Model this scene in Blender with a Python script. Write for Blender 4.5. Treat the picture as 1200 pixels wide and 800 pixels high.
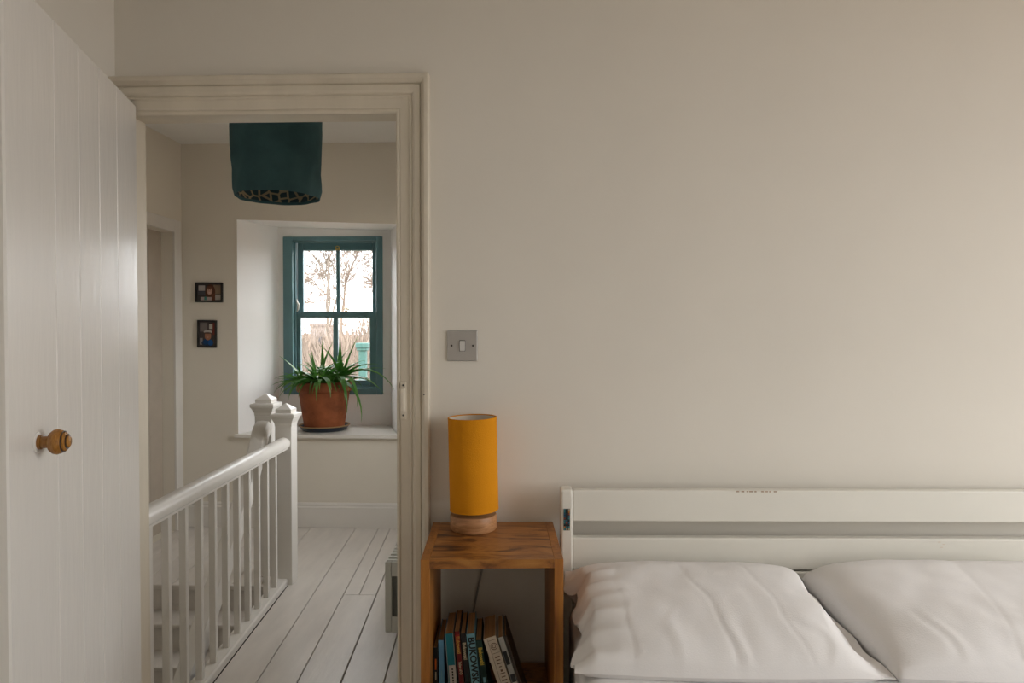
import bpy, bmesh, math, random
from mathutils import Vector, Matrix, noise
R = math.radians
scene = bpy.context.scene
col = scene.collection
for o in list(bpy.data.objects):
    bpy.data.objects.remove(o)

# ------------------------------------------------------------------ camera
cam_d = bpy.data.cameras.new('camera')
cam_d.sensor_width = 36; cam_d.sensor_fit = 'HORIZONTAL'; cam_d.lens = 24
cam_d.clip_start = 0.02
cam = bpy.data.objects.new('camera', cam_d); col.objects.link(cam)
cam.location = (0, -1.91, 1.32)
cam.rotation_euler = (R(89.0), 0, R(1.8))
scene.camera = cam

# ------------------------------------------------------------------ sky, exposure
scene.view_settings.view_transform = 'Standard'
scene.view_settings.look = 'None'
scene.view_settings.gamma = 1
scene.view_settings.use_curve_mapping = False
scene.view_settings.exposure = 0.63
SKY = 5.0
w = bpy.data.worlds.new('overcast_sky'); scene.world = w; w.use_nodes = True
bg = w.node_tree.nodes['Background']
bg.inputs['Color'].default_value = (0.98, 0.975, 1.0, 1); bg.inputs['Strength'].default_value = SKY

def portal(name, loc, rot, sx, sy):
    d = bpy.data.lights.new(name, 'AREA'); d.shape = 'RECTANGLE'; d.size = sx; d.size_y = sy
    d.cycles.is_portal = True
    o = bpy.data.objects.new(name, d); col.objects.link(o); o.location = loc; o.rotation_euler = rot
portal('daylight_bedroom_window', (2.93, -1.4, 1.55), (0, R(90), 0), 1.7, 1.8)
portal('daylight_landing_window', (-0.24, 1.70, 1.375), (0, R(90), 0), .95, 1.05)
portal('daylight_niche_window', (-1.465, 3.20, 1.42), (R(-90), 0, 0), 0.75, 1.2)

# ------------------------------------------------------------------ materials
M = {}
def nodes(name):
    m = bpy.data.materials.new(name); m.use_nodes = True; M[name] = m
    nt = m.node_tree; b = nt.nodes['Principled BSDF']
    return m, nt, b
def tex_coord(nt, scale=(1, 1, 1), rot=(0, 0, 0)):
    tc = nt.nodes.new('ShaderNodeTexCoord'); mp = nt.nodes.new('ShaderNodeMapping')
    mp.inputs['Scale'].default_value = scale; mp.inputs['Rotation'].default_value = rot
    nt.links.new(tc.outputs['Object'], mp.inputs['Vector'])
    return mp.outputs['Vector']
def noise_n(nt, vec, scale, detail=4, rough=.55, dist=0):
    n = nt.nodes.new('ShaderNodeTexNoise'); n.inputs['Scale'].default_value = scale
    n.inputs['Detail'].default_value = detail; n.inputs['Roughness'].default_value = rough
    n.inputs['Distortion'].default_value = dist
    nt.links.new(vec, n.inputs['Vector']); return n.outputs['Fac']
def ramp(nt, fac, stops):
    r = nt.nodes.new('ShaderNodeValToRGB'); e = r.color_ramp.elements
    while len(e) < len(stops): e.new(.5)
    for i, (p, c) in enumerate(stops):
        e[i].position = p; e[i].color = (*c, 1)
    nt.links.new(fac, r.inputs['Fac']); return r.outputs['Color']
def bump(nt, b, fac, strength, dist=.01):
    n = nt.nodes.new('ShaderNodeBump'); n.inputs['Strength'].default_value = strength
    n.inputs['Distance'].default_value = dist
    nt.links.new(fac, n.inputs['Height']); nt.links.new(n.outputs['Normal'], b.inputs['Normal'])
def simple(name, c, rough=.5, spec=.5, metal=0, var=.06, vscale=8, bmp=0, bscale=60, stretch=(1, 1, 1), coat=0):
    m, nt, b = nodes(name)
    v = tex_coord(nt, stretch)
    f = noise_n(nt, v, vscale)
    c1 = tuple(x * (1 - var) for x in c); c2 = tuple(min(1, x * (1 + var)) for x in c)
    nt.links.new(ramp(nt, f, [(.3, c1), (.7, c2)]), b.inputs['Base Color'])
    b.inputs['Roughness'].default_value = rough; b.inputs['Specular IOR Level'].default_value = spec
    b.inputs['Metallic'].default_value = metal; b.inputs['Coat Weight'].default_value = coat
    if bmp: bump(nt, b, noise_n(nt, v, bscale), bmp, .004)
    return m
def wood(name, stops, rough=.45, scale=5, stretch=(1, 12, 12), bmp=.15):
    m, nt, b = nodes(name)
    v = tex_coord(nt, stretch)
    f = noise_n(nt, v, scale, 6, .6, 1.6)
    nt.links.new(ramp(nt, f, stops), b.inputs['Base Color'])
    b.inputs['Roughness'].default_value = rough
    bump(nt, b, noise_n(nt, v, scale * 4, 5), bmp, .003)
    return m

simple('wall_paint', (.80, .755, .675), .75, .25, var=.02, vscale=2.5, bmp=.25, bscale=7)
simple('landing_paint', (.81, .755, .655), .7, .25, var=.015, vscale=2.5, bmp=.2, bscale=6)
simple('niche_lit_paint', (.90, .88, .855), .55, .35, var=.01, vscale=3, bmp=.08, bscale=6)
simple('ceiling_paint', (.86, .84, .80), .8, .2, var=.01)
simple('cream_gloss', (.72, .65, .53), .38, .5, var=.05, vscale=14, bmp=.25, bscale=40, stretch=(1, 1, .25))
simple('white_gloss', (.80, .765, .71), .30, .5, var=.02, vscale=6, bmp=.12, bscale=30)
simple('door_gloss', (.80, .765, .715), .24, .5, var=.015, vscale=5, bmp=.22, bscale=16, stretch=(3, 3, .5))
simple('headboard_paint', (.79, .76, .68), .42, .4, var=.02, vscale=5, bmp=.05, bscale=20)
simple('chipped_paint', (.42, .30, .20), .6, .3, var=.3, vscale=90)
simple('floor_paint', (.70, .65, .595), .30, .5, var=.07, vscale=5, bmp=.3, bscale=12, stretch=(3, .6, 1))
simple('gap_dark', (.03, .025, .02), .9, .1)
simple('teal_paint', (.115, .235, .262), .35, .5, var=.06, vscale=10)
simple('brass', (.55, .38, .14), .3, .5, 1)
simple('steel', (.48, .46, .44), .38, .5, .55, var=.03, vscale=20)
simple('screw_dark', (.05, .045, .04), .5)
simple('rocker', (.62, .60, .57), .35)
simple('mustard_fabric', (.70, .270, .008), .85, .15, var=.05, vscale=5, bmp=.35, bscale=420)
simple('shade_lining', (.75, .66, .55), .8, .15, var=.03)
wood('lamp_wood', [(.3, (.32, .145, .055)), (.55, (.50, .25, .11)), (.75, (.60, .33, .16))], .45, 6, (1, 6, 14))
wood('table_wood', [(.30, (.050, .016, .004)), (.42, (.19, .066, .012)), (.52, (.33, .128, .024)), (.72, (.47, .215, .050))], .42, 4.2, (1.6, 4.5, 4.5))
wood('table_side_wood', [(.25, (.15, .046, .008)), (.5, (.34, .125, .019)), (.8, (.46, .19, .033))], .42, 3.2, (9, 9, 1))
wood('knob_wood', [(.3, (.25, .10, .018)), (.6, (.40, .18, .035)), (.8, (.50, .25, .06))], .22, 20, (2, 2, 8))
simple('knob_dark', (.05, .022, .01), .3)
simple('cable_grey', (.40, .38, .35), .5)
simple('linen', (.86, .835, .82), .85, .2, var=.012, vscale=5, bmp=.12, bscale=300)
simple('sheet', (.84, .82, .805), .85, .2, var=.012, bmp=.1, bscale=200)
simple('blue_fabric', (.070, .148, .170), .9, .12, var=.18, vscale=7, bmp=.3, bscale=160)
simple('terracotta', (.30, .092, .036), .75, .25, var=.38, vscale=9, bmp=.15, bscale=50)
simple('soil', (.04, .025, .015), .95, .1, var=.4, vscale=60)
simple('saucer_glaze', (.012, .022, .045), .3, .5)
simple('saucer_rim', (.36, .22, .09), .5)
simple('black_frame', (.012, .011, .010), .35)
simple('radiator_enamel', (.62, .62, .57), .35, .5, var=.01)
simple('radiator_dark', (.18, .19, .17), .6)
simple('book_paper', (.50, .29, .13), .9, .1, var=.2, vscale=6, bmp=.5, bscale=60, stretch=(40, 1, 1))
simple('earth', (.19, .135, .10), 1, .0, var=.35, vscale=.9)
simple('bark', (.165, .14, .115), 1, .0, var=.2)
simple('twig', (.255, .205, .165), 1, .0, var=.3, vscale=3)
simple('far_render', (.32, .28, .26), 1, .0)
simple('far_slate', (.26, .22, .20), 1, .0)
simple('far_glass', (.05, .05, .06), .3)
simple('turquoise_post', (.055, .13, .115), .7, .3)
simple('inner_door', (.50, .43, .35), .5, .4)
simple('bulb', (.85, .83, .8), .3)

def flat(name, c, rough=.55):
    m = simple(name, c, rough, .3, var=.08, vscale=30); return m
# leaves: green with paler centre colour by generated noise
m, nt, b = nodes('leaf')
f = noise_n(nt, tex_coord(nt), 9, 2)
nt.links.new(ramp(nt, f, [(.3, (.045, .16, .024)), (.5, (.10, .28, .05)), (.72, (.24, .44, .12))]), b.inputs['Base Color'])
b.inputs['Roughness'].default_value = .38
tl = nt.nodes.new('ShaderNodeBsdfTranslucent'); tl.inputs['Color'].default_value = (.14, .42, .05, 1)
ms = nt.nodes.new('ShaderNodeMixShader'); ms.inputs['Fac'].default_value = .35
nt.links.new(b.outputs[0], ms.inputs[1]); nt.links.new(tl.outputs[0], ms.inputs[2])
nt.links.new(ms.outputs[0], nt.nodes['Material Output'].inputs['Surface'])
simple('leaf_pale', (.28, .42, .10), .45, var=.15)
# patterned lining of the hanging shade
m, nt, b = nodes('patterned_lining')
vo = nt.nodes.new('ShaderNodeTexVoronoi'); vo.feature = 'DISTANCE_TO_EDGE'; vo.inputs['Scale'].default_value = 22
nt.links.new(tex_coord(nt, (1, 1, 1.2)), vo.inputs['Vector'])
nt.links.new(ramp(nt, vo.outputs['Distance'], [(.0, (.38, .32, .21)), (.085, (.38, .32, .21)), (.12, (.022, .06, .075)), (1, (.022, .06, .075))]), b.inputs['Base Color'])
b.inputs['Roughness'].default_value = .9
# thin window glass
m = bpy.data.materials.new('window_glass'); m.use_nodes = True; M['window_glass'] = m
nt = m.node_tree; nt.nodes.clear()
out = nt.nodes.new('ShaderNodeOutputMaterial'); mx = nt.nodes.new('ShaderNodeMixShader')
tr = nt.nodes.new('ShaderNodeBsdfTransparent'); gl = nt.nodes.new('ShaderNodeBsdfGlossy')
gl.inputs['Roughness'].default_value = .02; mx.inputs['Fac'].default_value = .05
tr.inputs['Color'].default_value = (.98, .99, .985, 1)
nt.links.new(tr.outputs[0], mx.inputs[1]); nt.links.new(gl.outputs[0], mx.inputs[2]); nt.links.new(mx.outputs[0], out.inputs[0])

# ------------------------------------------------------------------ helpers
class MB:
    def __init__(s): s.bm = bmesh.new()
    def box(s, x0, x1, y0, y1, z0, z1, bev=0, mat=None):
        g = bmesh.ops.create_cube(s.bm, size=1)
        vs = g['verts']
        for v in vs:
            v.co = Vector((x0 + (v.co.x + .5) * (x1 - x0), y0 + (v.co.y + .5) * (y1 - y0), z0 + (v.co.z + .5) * (z1 - z0)))
        if bev:
            es = list({e for v in vs for e in v.link_edges})
            r = bmesh.ops.bevel(s.bm, geom=es, offset=bev, segments=2, affect='EDGES', profile=.5)
            vs = list({v for f in r['faces'] for v in f.verts} | {v for v in vs if v.is_valid})
        if mat is not None:
            for v in vs: v.co = mat @ v.co
        return s
    def prism(s, pts, y0, y1, axis='y'):
        """extrude 2D polygon; axis y: pts are (x,z); axis z: pts (x,y); axis x: pts (y,z)"""
        def mk(p, t):
            return {'y': (p[0], t, p[1]), 'z': (p[0], p[1], t), 'x': (t, p[0], p[1])}[axis]
        a = [s.bm.verts.new(mk(p, y0)) for p in pts]; b = [s.bm.verts.new(mk(p, y1)) for p in pts]
        s.bm.faces.new(a); s.bm.faces.new(b[::-1]); n = len(pts)
        for i in range(n): s.bm.faces.new((a[i], b[i], b[(i + 1) % n], a[(i + 1) % n]))
        return s
    def lathe(s, prof, seg=40, c=(0, 0, 0), closed=False, wob=None):
        rings = []
        for (r, z) in prof:
            ring = []
            for i in range(seg):
                a = 2 * math.pi * i / seg; rr = r
                if wob: rr = r + wob(a, z)
                ring.append(s.bm.verts.new((c[0] + rr * math.cos(a), c[1] + rr * math.sin(a), c[2] + z)))
            rings.append(ring)
        n = len(rings)
        for k in range(n if closed else n - 1):
            A, B = rings[k], rings[(k + 1) % n]
            for i in range(seg): s.bm.faces.new((A[i], A[(i + 1) % seg], B[(i + 1) % seg], B[i]))
        if not closed:
            if prof[0][0] > 1e-6: s.bm.faces.new(rings[0][::-1])
            if prof[-1][0] > 1e-6: s.bm.faces.new(rings[-1])
        return s
    def tube(s, pts, rad, seg=10, sx=1.0):
        pts = [Vector(p) for p in pts]; rings = []
        if not isinstance(rad, (list, tuple)): rad = [rad] * len(pts)
        up = Vector((0, 0, 1)); pn = None
        for i, p in enumerate(pts):
            t = (pts[min(i + 1, len(pts) - 1)] - pts[max(i - 1, 0)]).normalized()
            if pn is None: pn = t.cross(up if abs(t.z) < .9 else Vector((1, 0, 0))).normalized()
            else: pn = (pn - t * pn.dot(t)).normalized()
            q = t.cross(pn)
            rings.append([s.bm.verts.new(p + rad[i] * (pn * math.cos(2 * math.pi * k / seg) * sx + q * math.sin(2 * math.pi * k / seg))) for k in range(seg)])
        for A, B in zip(rings, rings[1:]):
            for k in range(seg): s.bm.faces.new((A[k], A[(k + 1) % seg], B[(k + 1) % seg], B[k]))
        s.bm.faces.new(rings[0][::-1]); s.bm.faces.new(rings[-1]); return s
    def sweep(s, prof, pts, up=Vector((0, 0, 1))):
        """sweep closed profile [(side, up)] along a polyline"""
        pts = [Vector(p) for p in pts]; rings = []
        for i, p in enumerate(pts):
            t = (pts[min(i + 1, len(pts) - 1)] - pts[max(i - 1, 0)]).normalized()
            sd = t.cross(up).normalized(); uu = sd.cross(t)
            rings.append([s.bm.verts.new(p + sd * a + uu * c) for a, c in prof])
        n = len(prof)
        for A, B in zip(rings, rings[1:]):
            for k in range(n): s.bm.faces.new((A[k], A[(k + 1) % n], B[(k + 1) % n], B[k]))
        s.bm.faces.new(rings[0][::-1]); s.bm.faces.new(rings[-1]); return s
    def poly(s, pts):
        s.bm.faces.new([s.bm.verts.new(p) for p in pts]); return s
    def build(s, name, mat, parent=None, smooth=False, fixn=True):
        if fixn: bmesh.ops.recalc_face_normals(s.bm, faces=s.bm.faces)
        me = bpy.data.meshes.new(name); s.bm.to_mesh(me); s.bm.free()
        me.materials.append(M[mat])
        if smooth:
            me.polygons.foreach_set('use_smooth', [True] * len(me.polygons))
            try: me.set_sharp_from_angle(angle=R(40))
            except Exception: pass
        o = bpy.data.objects.new(name, me); col.objects.link(o)
        if parent: o.parent = parent
        return o
def tag(o, label=None, cat=None, group=None, kind=None):
    if label: o['label'] = label
    if cat: o['category'] = cat
    if group: o['group'] = group
    if kind: o['kind'] = kind
    return o
def empty(name, loc=(0, 0, 0), rot=(0, 0, 0)):
    o = bpy.data.objects.new(name, None); col.objects.link(o); o.location = loc; o.rotation_euler = rot
    o.empty_display_size = .05; return o
def struct(o): o['kind'] = 'structure'; return o
def copy_part(o, parent, loc=None):
    c = o.copy(); col.objects.link(c); c.parent = parent
    if loc is not None: c.location = loc
    return c

# ================================================================== BEDROOM SHELL
XL, XR, YB, CZ = -1.185, 2.75, -3.0, 2.45
OX0, OX1, OZ = -1.135, -0.383, 1.922            # doorway
YW = 0.062                                       # thickness of the wall with the doorway
mb = MB()
mb.box(-2.45, OX0 - .02, 0, YW, -.1, 2.6); mb.box(OX0 - .02, OX1 + .02, 0, YW, OZ + .02, 2.6); mb.box(OX1 + .02, XR + .15, 0, YW, -.1, 2.6)
struct(mb.build('wall_back', 'wall_paint'))
struct(MB().box(XL - .1, XL, YB, 0, 0, CZ).build('wall_left', 'wall_paint'))
struct(MB().box(XL - .1, XR + .15, YB - .15, YB, -.1, 2.6).build('wall_front', 'wall_paint'))
WY0, WY1, WZ0, WZ1 = -2.30, -0.50, .70, 2.40       # bedroom window in the right wall
mb = MB()
mb.box(XR, XR + .15, YB, WY0, -.1, 2.6); mb.box(XR, XR + .15, WY1, 0, -.1, 2.6)
mb.box(XR, XR + .15, WY0, WY1, -.1, WZ0); mb.box(XR, XR + .15, WY0, WY1, WZ1, 2.6)
struct(mb.build('wall_right', 'wall_paint'))
struct(MB().box(XL, XR, YB, 0, CZ, CZ + .1).build('ceiling', 'ceiling_paint'))
# bedroom floor in boards
fl = struct(empty('floor'))
fl.name = 'floor'
base = MB().box(XL, XR, YB, 0, -.12, -.025).build('subfloor', 'gap_dark', fl)
x = XL; proto = None
while x < XR - .02:
    x1 = min(x + .158, XR)
    MB().box(x + .003, x1 - .003, YB, 0, -.025, 0).build('plank', 'floor_paint', fl)
    x = x1
bb = struct(MB().prism([(-.02, 0), (0, 0), (0, .15), (-.008, .15), (-.02, .135)], OX1 + .095, XR, 'x').build('baseboard_back', 'white_gloss'))

def sash_window(name, c, W, H, axis, mats='white_gloss'):
    """simple casement window for the walls outside the view"""
    r = struct(empty(name, c, (0, 0, 0 if axis == 'y' else R(90))))
    t = .05; mb = MB()
    mb.box(-W / 2, -W / 2 + t, -.04, .04, -H / 2, H / 2); mb.box(W / 2 - t, W / 2, -.04, .04, -H / 2, H / 2)
    mb.box(-W / 2 + t, W / 2 - t, -.04, .04, -H / 2, -H / 2 + t); mb.box(-W / 2 + t, W / 2 - t, -.04, .04, H / 2 - t, H / 2)
    mb.build('window_frame', mats, r)
    MB().box(-.012, .012, -.02, .02, -H / 2 + t, H / 2 - t).build('mullion', mats, r)
    for s in (-1, 1):
        a, b_ = sorted((s * .012, s * (W / 2 - t)))
        MB().box(a, b_, -.003, .003, -H / 2 + t, H / 2 - t).build('pane', 'window_glass', r)
    return r
sash_window('window_2', (XR + .10, (WY0 + WY1) / 2, (WZ0 + WZ1) / 2), WY1 - WY0, WZ1 - WZ0, 'x')

# ------------------------------------------------------------------ door lining and architrave (trim_1)
tr1 = struct(empty('trim_1'))
mb = MB()
mb.box(OX0 - .02, OX0, -.002, YW + .002, 0, OZ + .02); mb.build('jamb_lining', 'cream_gloss', tr1)
mb = MB().box(OX1, OX1 + .02, -.002, YW + .002, 0, OZ + .02); mb.build('jamb_lining', 'cream_gloss', tr1)
mb = MB().box(OX0, OX1, -.002, YW + .002, OZ, OZ + .02); mb.build('head_lining', 'cream_gloss', tr1)
# moulding: distance from the opening edge, projection from the wall
def arch_prof(wd):
    k = wd / .104
    pr = [(0, 0), (0, .010), (.004, .013), (.009, .013), (.012, .010), (.014, .012), (.040, .014), (.044, .018), (.047, .018),
          (.050, .015), (.054, .020), (.060, .022), (.075, .022), (.078, .018), (.081, .024), (.090, .032), (.101, .032), (.104, .029), (.104, 0)]
    return [(a * k, p) for a, p in pr]
def arch_leg(name, prof, x_in, sgn, z0, z1, mitre):
    bm = MB()
    A = [bm.bm.verts.new((x_in + sgn * a, -p, z0)) for a, p in prof]
    B = [bm.bm.verts.new((x_in + sgn * a, -p, z1 + (a * mitre))) for a, p in prof]
    n = len(prof)
    for i in range(n): bm.bm.faces.new((A[i], B[i], B[(i + 1) % n], A[(i + 1) % n]))
    bm.bm.faces.new(A); bm.bm.faces.new(B[::-1])
    return bm.build(name, 'cream_gloss', tr1)
pr_r = arch_prof(.094); pr_h = arch_prof(.104)
arch_leg('architrave_leg', pr_r, OX1, 1, 0, OZ, .104 / .094)
bm = MB()
A = [bm.bm.verts.new((XL, -p, OZ + a)) for a, p in pr_h]
B = [bm.bm.verts.new((OX1 + a * .094 / .104, -p, OZ + a)) for a, p in pr_h]
n = len(pr_h)
for i in range(n): bm.bm.faces.new((A[i], B[i], B[(i + 1) % n], A[(i + 1) % n]))
bm.bm.faces.new(A); bm.bm.faces.new(B[::-1])
bm.build('architrave_head', 'cream_gloss', tr1)
MB().box(XL, OX0 - .004, -.012, 0, 0, OZ, .002).build('architrave_leg', 'cream_gloss', tr1)
# latch keeper painted over on the architrave
kp = MB().box(-.372, -.3545, -.019, -.010, 1.068, 1.174, .003).build('latch_keeper', 'cream_gloss', tr1)
MB().box(-.3705, -.3565, -.034, -.018, 1.092, 1.158, .004).build('keeper_box', 'cream_gloss', kp)
for z in (1.081, 1.165):
    MB().lathe([(.003, 0), (.003, .002), (.001, .0025)], 10).build('screw', 'screw_dark', kp).matrix_basis = Matrix.Translation((-.363, -.0185, z)) @ Matrix.Rotation(R(90), 4, 'X')
MB().lathe([(.002, 0), (.002, .001), (.0005, .0015)], 8).build('nail_head', 'screw_dark', tr1).matrix_basis = Matrix.Translation((-.303, -.0315, 1.140)) @ Matrix.Rotation(R(90), 4, 'X')

# ------------------------------------------------------------------ open plank door (door_1)
DW, DT, DH = .758, .032, 1.935
door = struct(empty('door_1', (-1.112, -.022, .008), (0, 0, R(-90 + 15.2))))   # local +x runs from hinge to leading edge, visible face at +y
edges = [0, .22, .389, .557, .726, 1]
for a, b_ in zip(edges, edges[1:]):
    x0, x1 = a * DW, b_ * DW; c = .004
    pts = [(x0 + .0005, -DT), (x1 - .0005, -DT), (x1 - .0005, -c), (x1 - c * .8, 0), (x0 + c * .8, 0), (x0 + .0005, -c)]
    MB().prism(pts, 0, DH, 'z').build('plank', 'door_gloss', door)
for z in (.22, 1.0, 1.70):
    MB().box(.03, DW - .03, -DT - .024, -DT, z - .06, z + .06, .003).build('ledge', 'door_gloss', door)
# turned wooden knob
KX, KZ = .648, 1.098
kr = MB().lathe([(.0, 0), (.019, 0), (.019, .0025), (.016, .004), (.0, .004)], 30).build('knob_rose', 'door_gloss', door, True)
kr.matrix_basis = Matrix.Translation((KX, 0, KZ)) @ Matrix.Rotation(R(-90), 4, 'X')
prof = [(.0, .004), (.0135, .004), (.0135, .009), (.0115, .010), (.0115, .018), (.012, .020), (.019, .024), (.0235, .030), (.0245, .036), (.0225, .042), (.0205, .0455)]
kb = MB().lathe(prof + [(.0, .0455)], 36).build('knob', 'knob_wood', door, True)
kb.matrix_basis = kr.matrix_basis.copy()
MB().lathe([(.0205, .0450), (.0205, .0475), (.0170, .0475), (.0170, .0450)], 36, closed=True).build('knob_ring', 'knob_dark', kb, True)
MB().lathe([(.0, .0450), (.0185, .0450), (.0180, .0500), (.0140, .0520), (.0, .0520)], 36).build('knob_band', 'knob_wood', kb, True)
MB().lathe([(.0142, .0515), (.0142, .0535), (.0112, .0535), (.0112, .0515)], 36, closed=True).build('knob_ring', 'knob_dark', kb, True)
MB().lathe([(.0, .0520), (.0112, .0520), (.0108, .0555), (.0085, .0570), (.0, .0570)], 36).build('knob_cap', 'knob_wood', kb, True)

# ================================================================== LANDING SHELL
LX0, LX1, LY1, LCZ = -2.35, -0.365, 2.59, 2.555
SL = -.0735                                       # boards and banister run slightly askew
YST = 1.555                                       # top edge of the stairs
# far wall with a deep splayed window niche
NB = 3.04
nf = [(-1.975, .60), (-.900, .60), (-.900, 2.018), (-1.975, 2.052)]      # niche mouth (x,z)
nk = [(-1.868, .60), (-1.040, .60), (-1.040, 2.040), (-1.868, 2.068)]    # niche back
ho = [(-1.829, .846), (-1.098, .846), (-1.098, 1.995), (-1.829, 2.000)]  # hole for the window frame
mb = MB(); bm = mb.bm
def ring_v(pts, y): return [bm.verts.new((p[0], y, p[1])) for p in pts]
outer = [(LX0 - .2, -2.6), (LX1 + .1, -2.6), (LX1 + .1, 2.7), (LX0 - .2, 2.7)]
r0, r1, r2, r3, r4, r5 = ring_v(outer, LY1), ring_v(nf, LY1), ring_v(nk, NB), ring_v(ho, NB), ring_v(ho, NB + .14), ring_v(outer, NB + .14)
def bridge(a, b_):
    for i in range(4): bm.faces.new((a[i], a[(i + 1) % 4], b_[(i + 1) % 4], b_[i]))
for a, b_ in ((r0, r1), (r1, r2), (r2, r3), (r3, r4), (r4, r5), (r5, r0)): bridge(a, b_)
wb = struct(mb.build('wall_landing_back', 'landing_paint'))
wb.data.materials.append(M['niche_lit_paint'])
for p_ in wb.data.polygons:                       # niche faces get a whiter colour, standing in for window light on the reveals
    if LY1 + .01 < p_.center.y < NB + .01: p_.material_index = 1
# left wall with a doorway
DY0, DY1, DZ = 1.74, 2.475, 1.955
mb = MB()
mb.box(LX0 - .14, LX0, YW, DY0, -2.6, 2.7); mb.box(LX0 - .14, LX0, DY1, LY1, -2.6, 2.7); mb.box(LX0 - .14, LX0, DY0, DY1, DZ, 2.7)
mb.box(LX0 - .14, LX0, DY0, DY1, -2.6, 0)
struct(mb.build('wall_landing_left', 'landing_paint'))
t2 = struct(empty('trim_2'))
MB().box(LX0, LX0 + .015, DY1, DY1 + .085, 0, DZ + .08, .003).build('architrave_leg', 'white_gloss', t2)
MB().box(LX0, LX0 + .015, DY0 - .085, DY0, 0, DZ + .08, .003).build('architrave_leg', 'white_gloss', t2)
MB().box(LX0, LX0 + .015, DY0, DY1, DZ, DZ + .08, .003).build('architrave_head', 'white_gloss', t2)
d2 = struct(empty('door_2', (LX0 - .075, 0, 0)))
for i in range(5):
    a = DY0 + i * (DY1 - DY0) / 5
    MB().box(-.03, 0, a, a + (DY1 - DY0) / 5, 0, DZ, .002).build('plank', 'inner_door', d2)
# right wall with a window above the radiator (out of the view)
VY0, VY1, VZ0, VZ1 = 1.175, 2.225, .90, 1.85
mb = MB()
for a in ((YW, VY0, -.1, 2.7), (VY1, LY1, -.1, 2.7), (VY0, VY1, -.1, VZ0), (VY0, VY1, VZ1, 2.7)): mb.box(LX1, LX1 + .1, *a)
struct(mb.build('wall_landing_right', 'landing_paint'))
sash_window('window_3', (LX1 + .06, (VY0 + VY1) / 2, (VZ0 + VZ1) / 2), VY1 - VY0, VZ1 - VZ0, 'x')
struct(MB().box(LX0 - .14, LX1 + .1, YW, LY1, LCZ, LCZ + .1).build('ceiling_landing', 'ceiling_paint'))
# skirting of the landing
sk = [(LY1, 0), (LY1 - .018, 0), (LY1 - .018, .135), (LY1 - .012, .142), (LY1 - .012, .155), (LY1 - .006, .165), (LY1, .165)]
struct(MB().prism(sk, LX0 + .015, LX1, 'x').build('baseboard_landing_back', 'white_gloss'))
# floor boards
lf = struct(empty('floor_landing'))
MB().box(-1.30, LX1, YW, LY1, -.14, -.022).build('subfloor', 'gap_dark', lf)
MB().box(LX0, -1.30, YST + .045, LY1, -.14, -.022).build('subfloor', 'gap_dark', lf)
rng = random.Random(5)
def board(a0, a1, y0, y1, g=.0020):
    def X(a, y, s): return max(LX0, min(LX1, a + SL * (y - .59) + s))
    dz = rng.uniform(-.0012, .0012); c = .002
    bm = MB()
    lo = [bm.bm.verts.new((X(a0, y, g), y, -.022)) if k == 0 else bm.bm.verts.new((X(a1, y, -g), y, -.022)) for k, y in ((0, y0), (1, y0), (1, y1), (0, y1))]
    mid = [bm.bm.verts.new((v.co.x, v.co.y, -c + dz)) for v in lo]
    top = []
    for k, y in ((0, y0 + .002), (1, y0 + .002), (1, y1 - .002), (0, y1 - .002)):
        top.append(bm.bm.verts.new((X(a0, y, g + c) if k == 0 else X(a1, y, -g - c), y, dz)))
    for A, B in ((lo, mid), (mid, top)):
        for i in range(4): bm.bm.faces.new((A[i], A[(i + 1) % 4], B[(i + 1) % 4], B[i]))
    bm.bm.faces.new(lo[::-1]); bm.bm.faces.new(top)
    bm.build('plank', 'floor_paint', lf)
Y0, Y9 = YW, LY1 - .018
board(-1.197, -1.036, Y0, Y9)
board(-1.036, -.883, Y0, 1.80); board(-1.036, -.883, 1.803, Y9)
board(-.883, -.719, Y0, 1.438)
board(-.883, -.805, 1.441, Y9, .0016); board(-.805, -.719, 1.441, Y9, .002)
board(-.719, -.558, Y0, Y9); board(-.558, -.40, Y0, 1.3); board(-.558, -.40, 1.303, Y9); board(-.40, -.24, Y0, Y9)
a = -1.178
while a > -2.45:
    a1 = max(a - .157, -2.5)
    board(a1, a, YST if a < -1.18 else YST, Y9); a = a1
# stair well below the landing
st = struct(empty('staircase')); st['label'] = 'white painted stairs descending beside the banister'
st['kind'] = 'structure'
RISE, GO = .142, .146
MB().box(LX0, -1.30, YST - .012, YST + .012, -.03, 0.0, .006).build('nosing', 'floor_paint', st)
for i in range(10):
    y = YST - i * GO; z = -i * RISE
    MB().box(LX0 + .03, -1.315, y + .012, y + .03, z - RISE, z - .022).build('riser', 'floor_paint', st)
    MB().box(LX0 + .03, -1.315, y - GO - .012, y + .03, z - RISE - .024, z - RISE, .006).build('tread', 'floor_paint', st)
for xs in (LX0, -1.315):
    pts = [(YST + .03, -.02), (YST + .03, -.30), (YST - 10 * GO, -10 * RISE - .30), (YST - 10 * GO, -10 * RISE + .06), (YST - .03, .0)]
    MB().prism(pts, xs, xs + .03, 'x').build('string', 'white_gloss', st)
mb = MB().box(-1.285, -1.245, YW, YST, -2.6, -.14)
struct(mb.build('wall_stairwell', 'landing_paint'))
struct(MB().box(LX0, -1.285, YW, 3.0, -2.7, -2.6).build('floor_lower', 'floor_paint'))
struct(MB().box(LX0, -1.245, YW - .08, YW, -2.6, -.1).build('wall_stairwell_front', 'landing_paint'))
def cx(y): return -1.208 + SL * (y - .29)         # centre line of the banister

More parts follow.
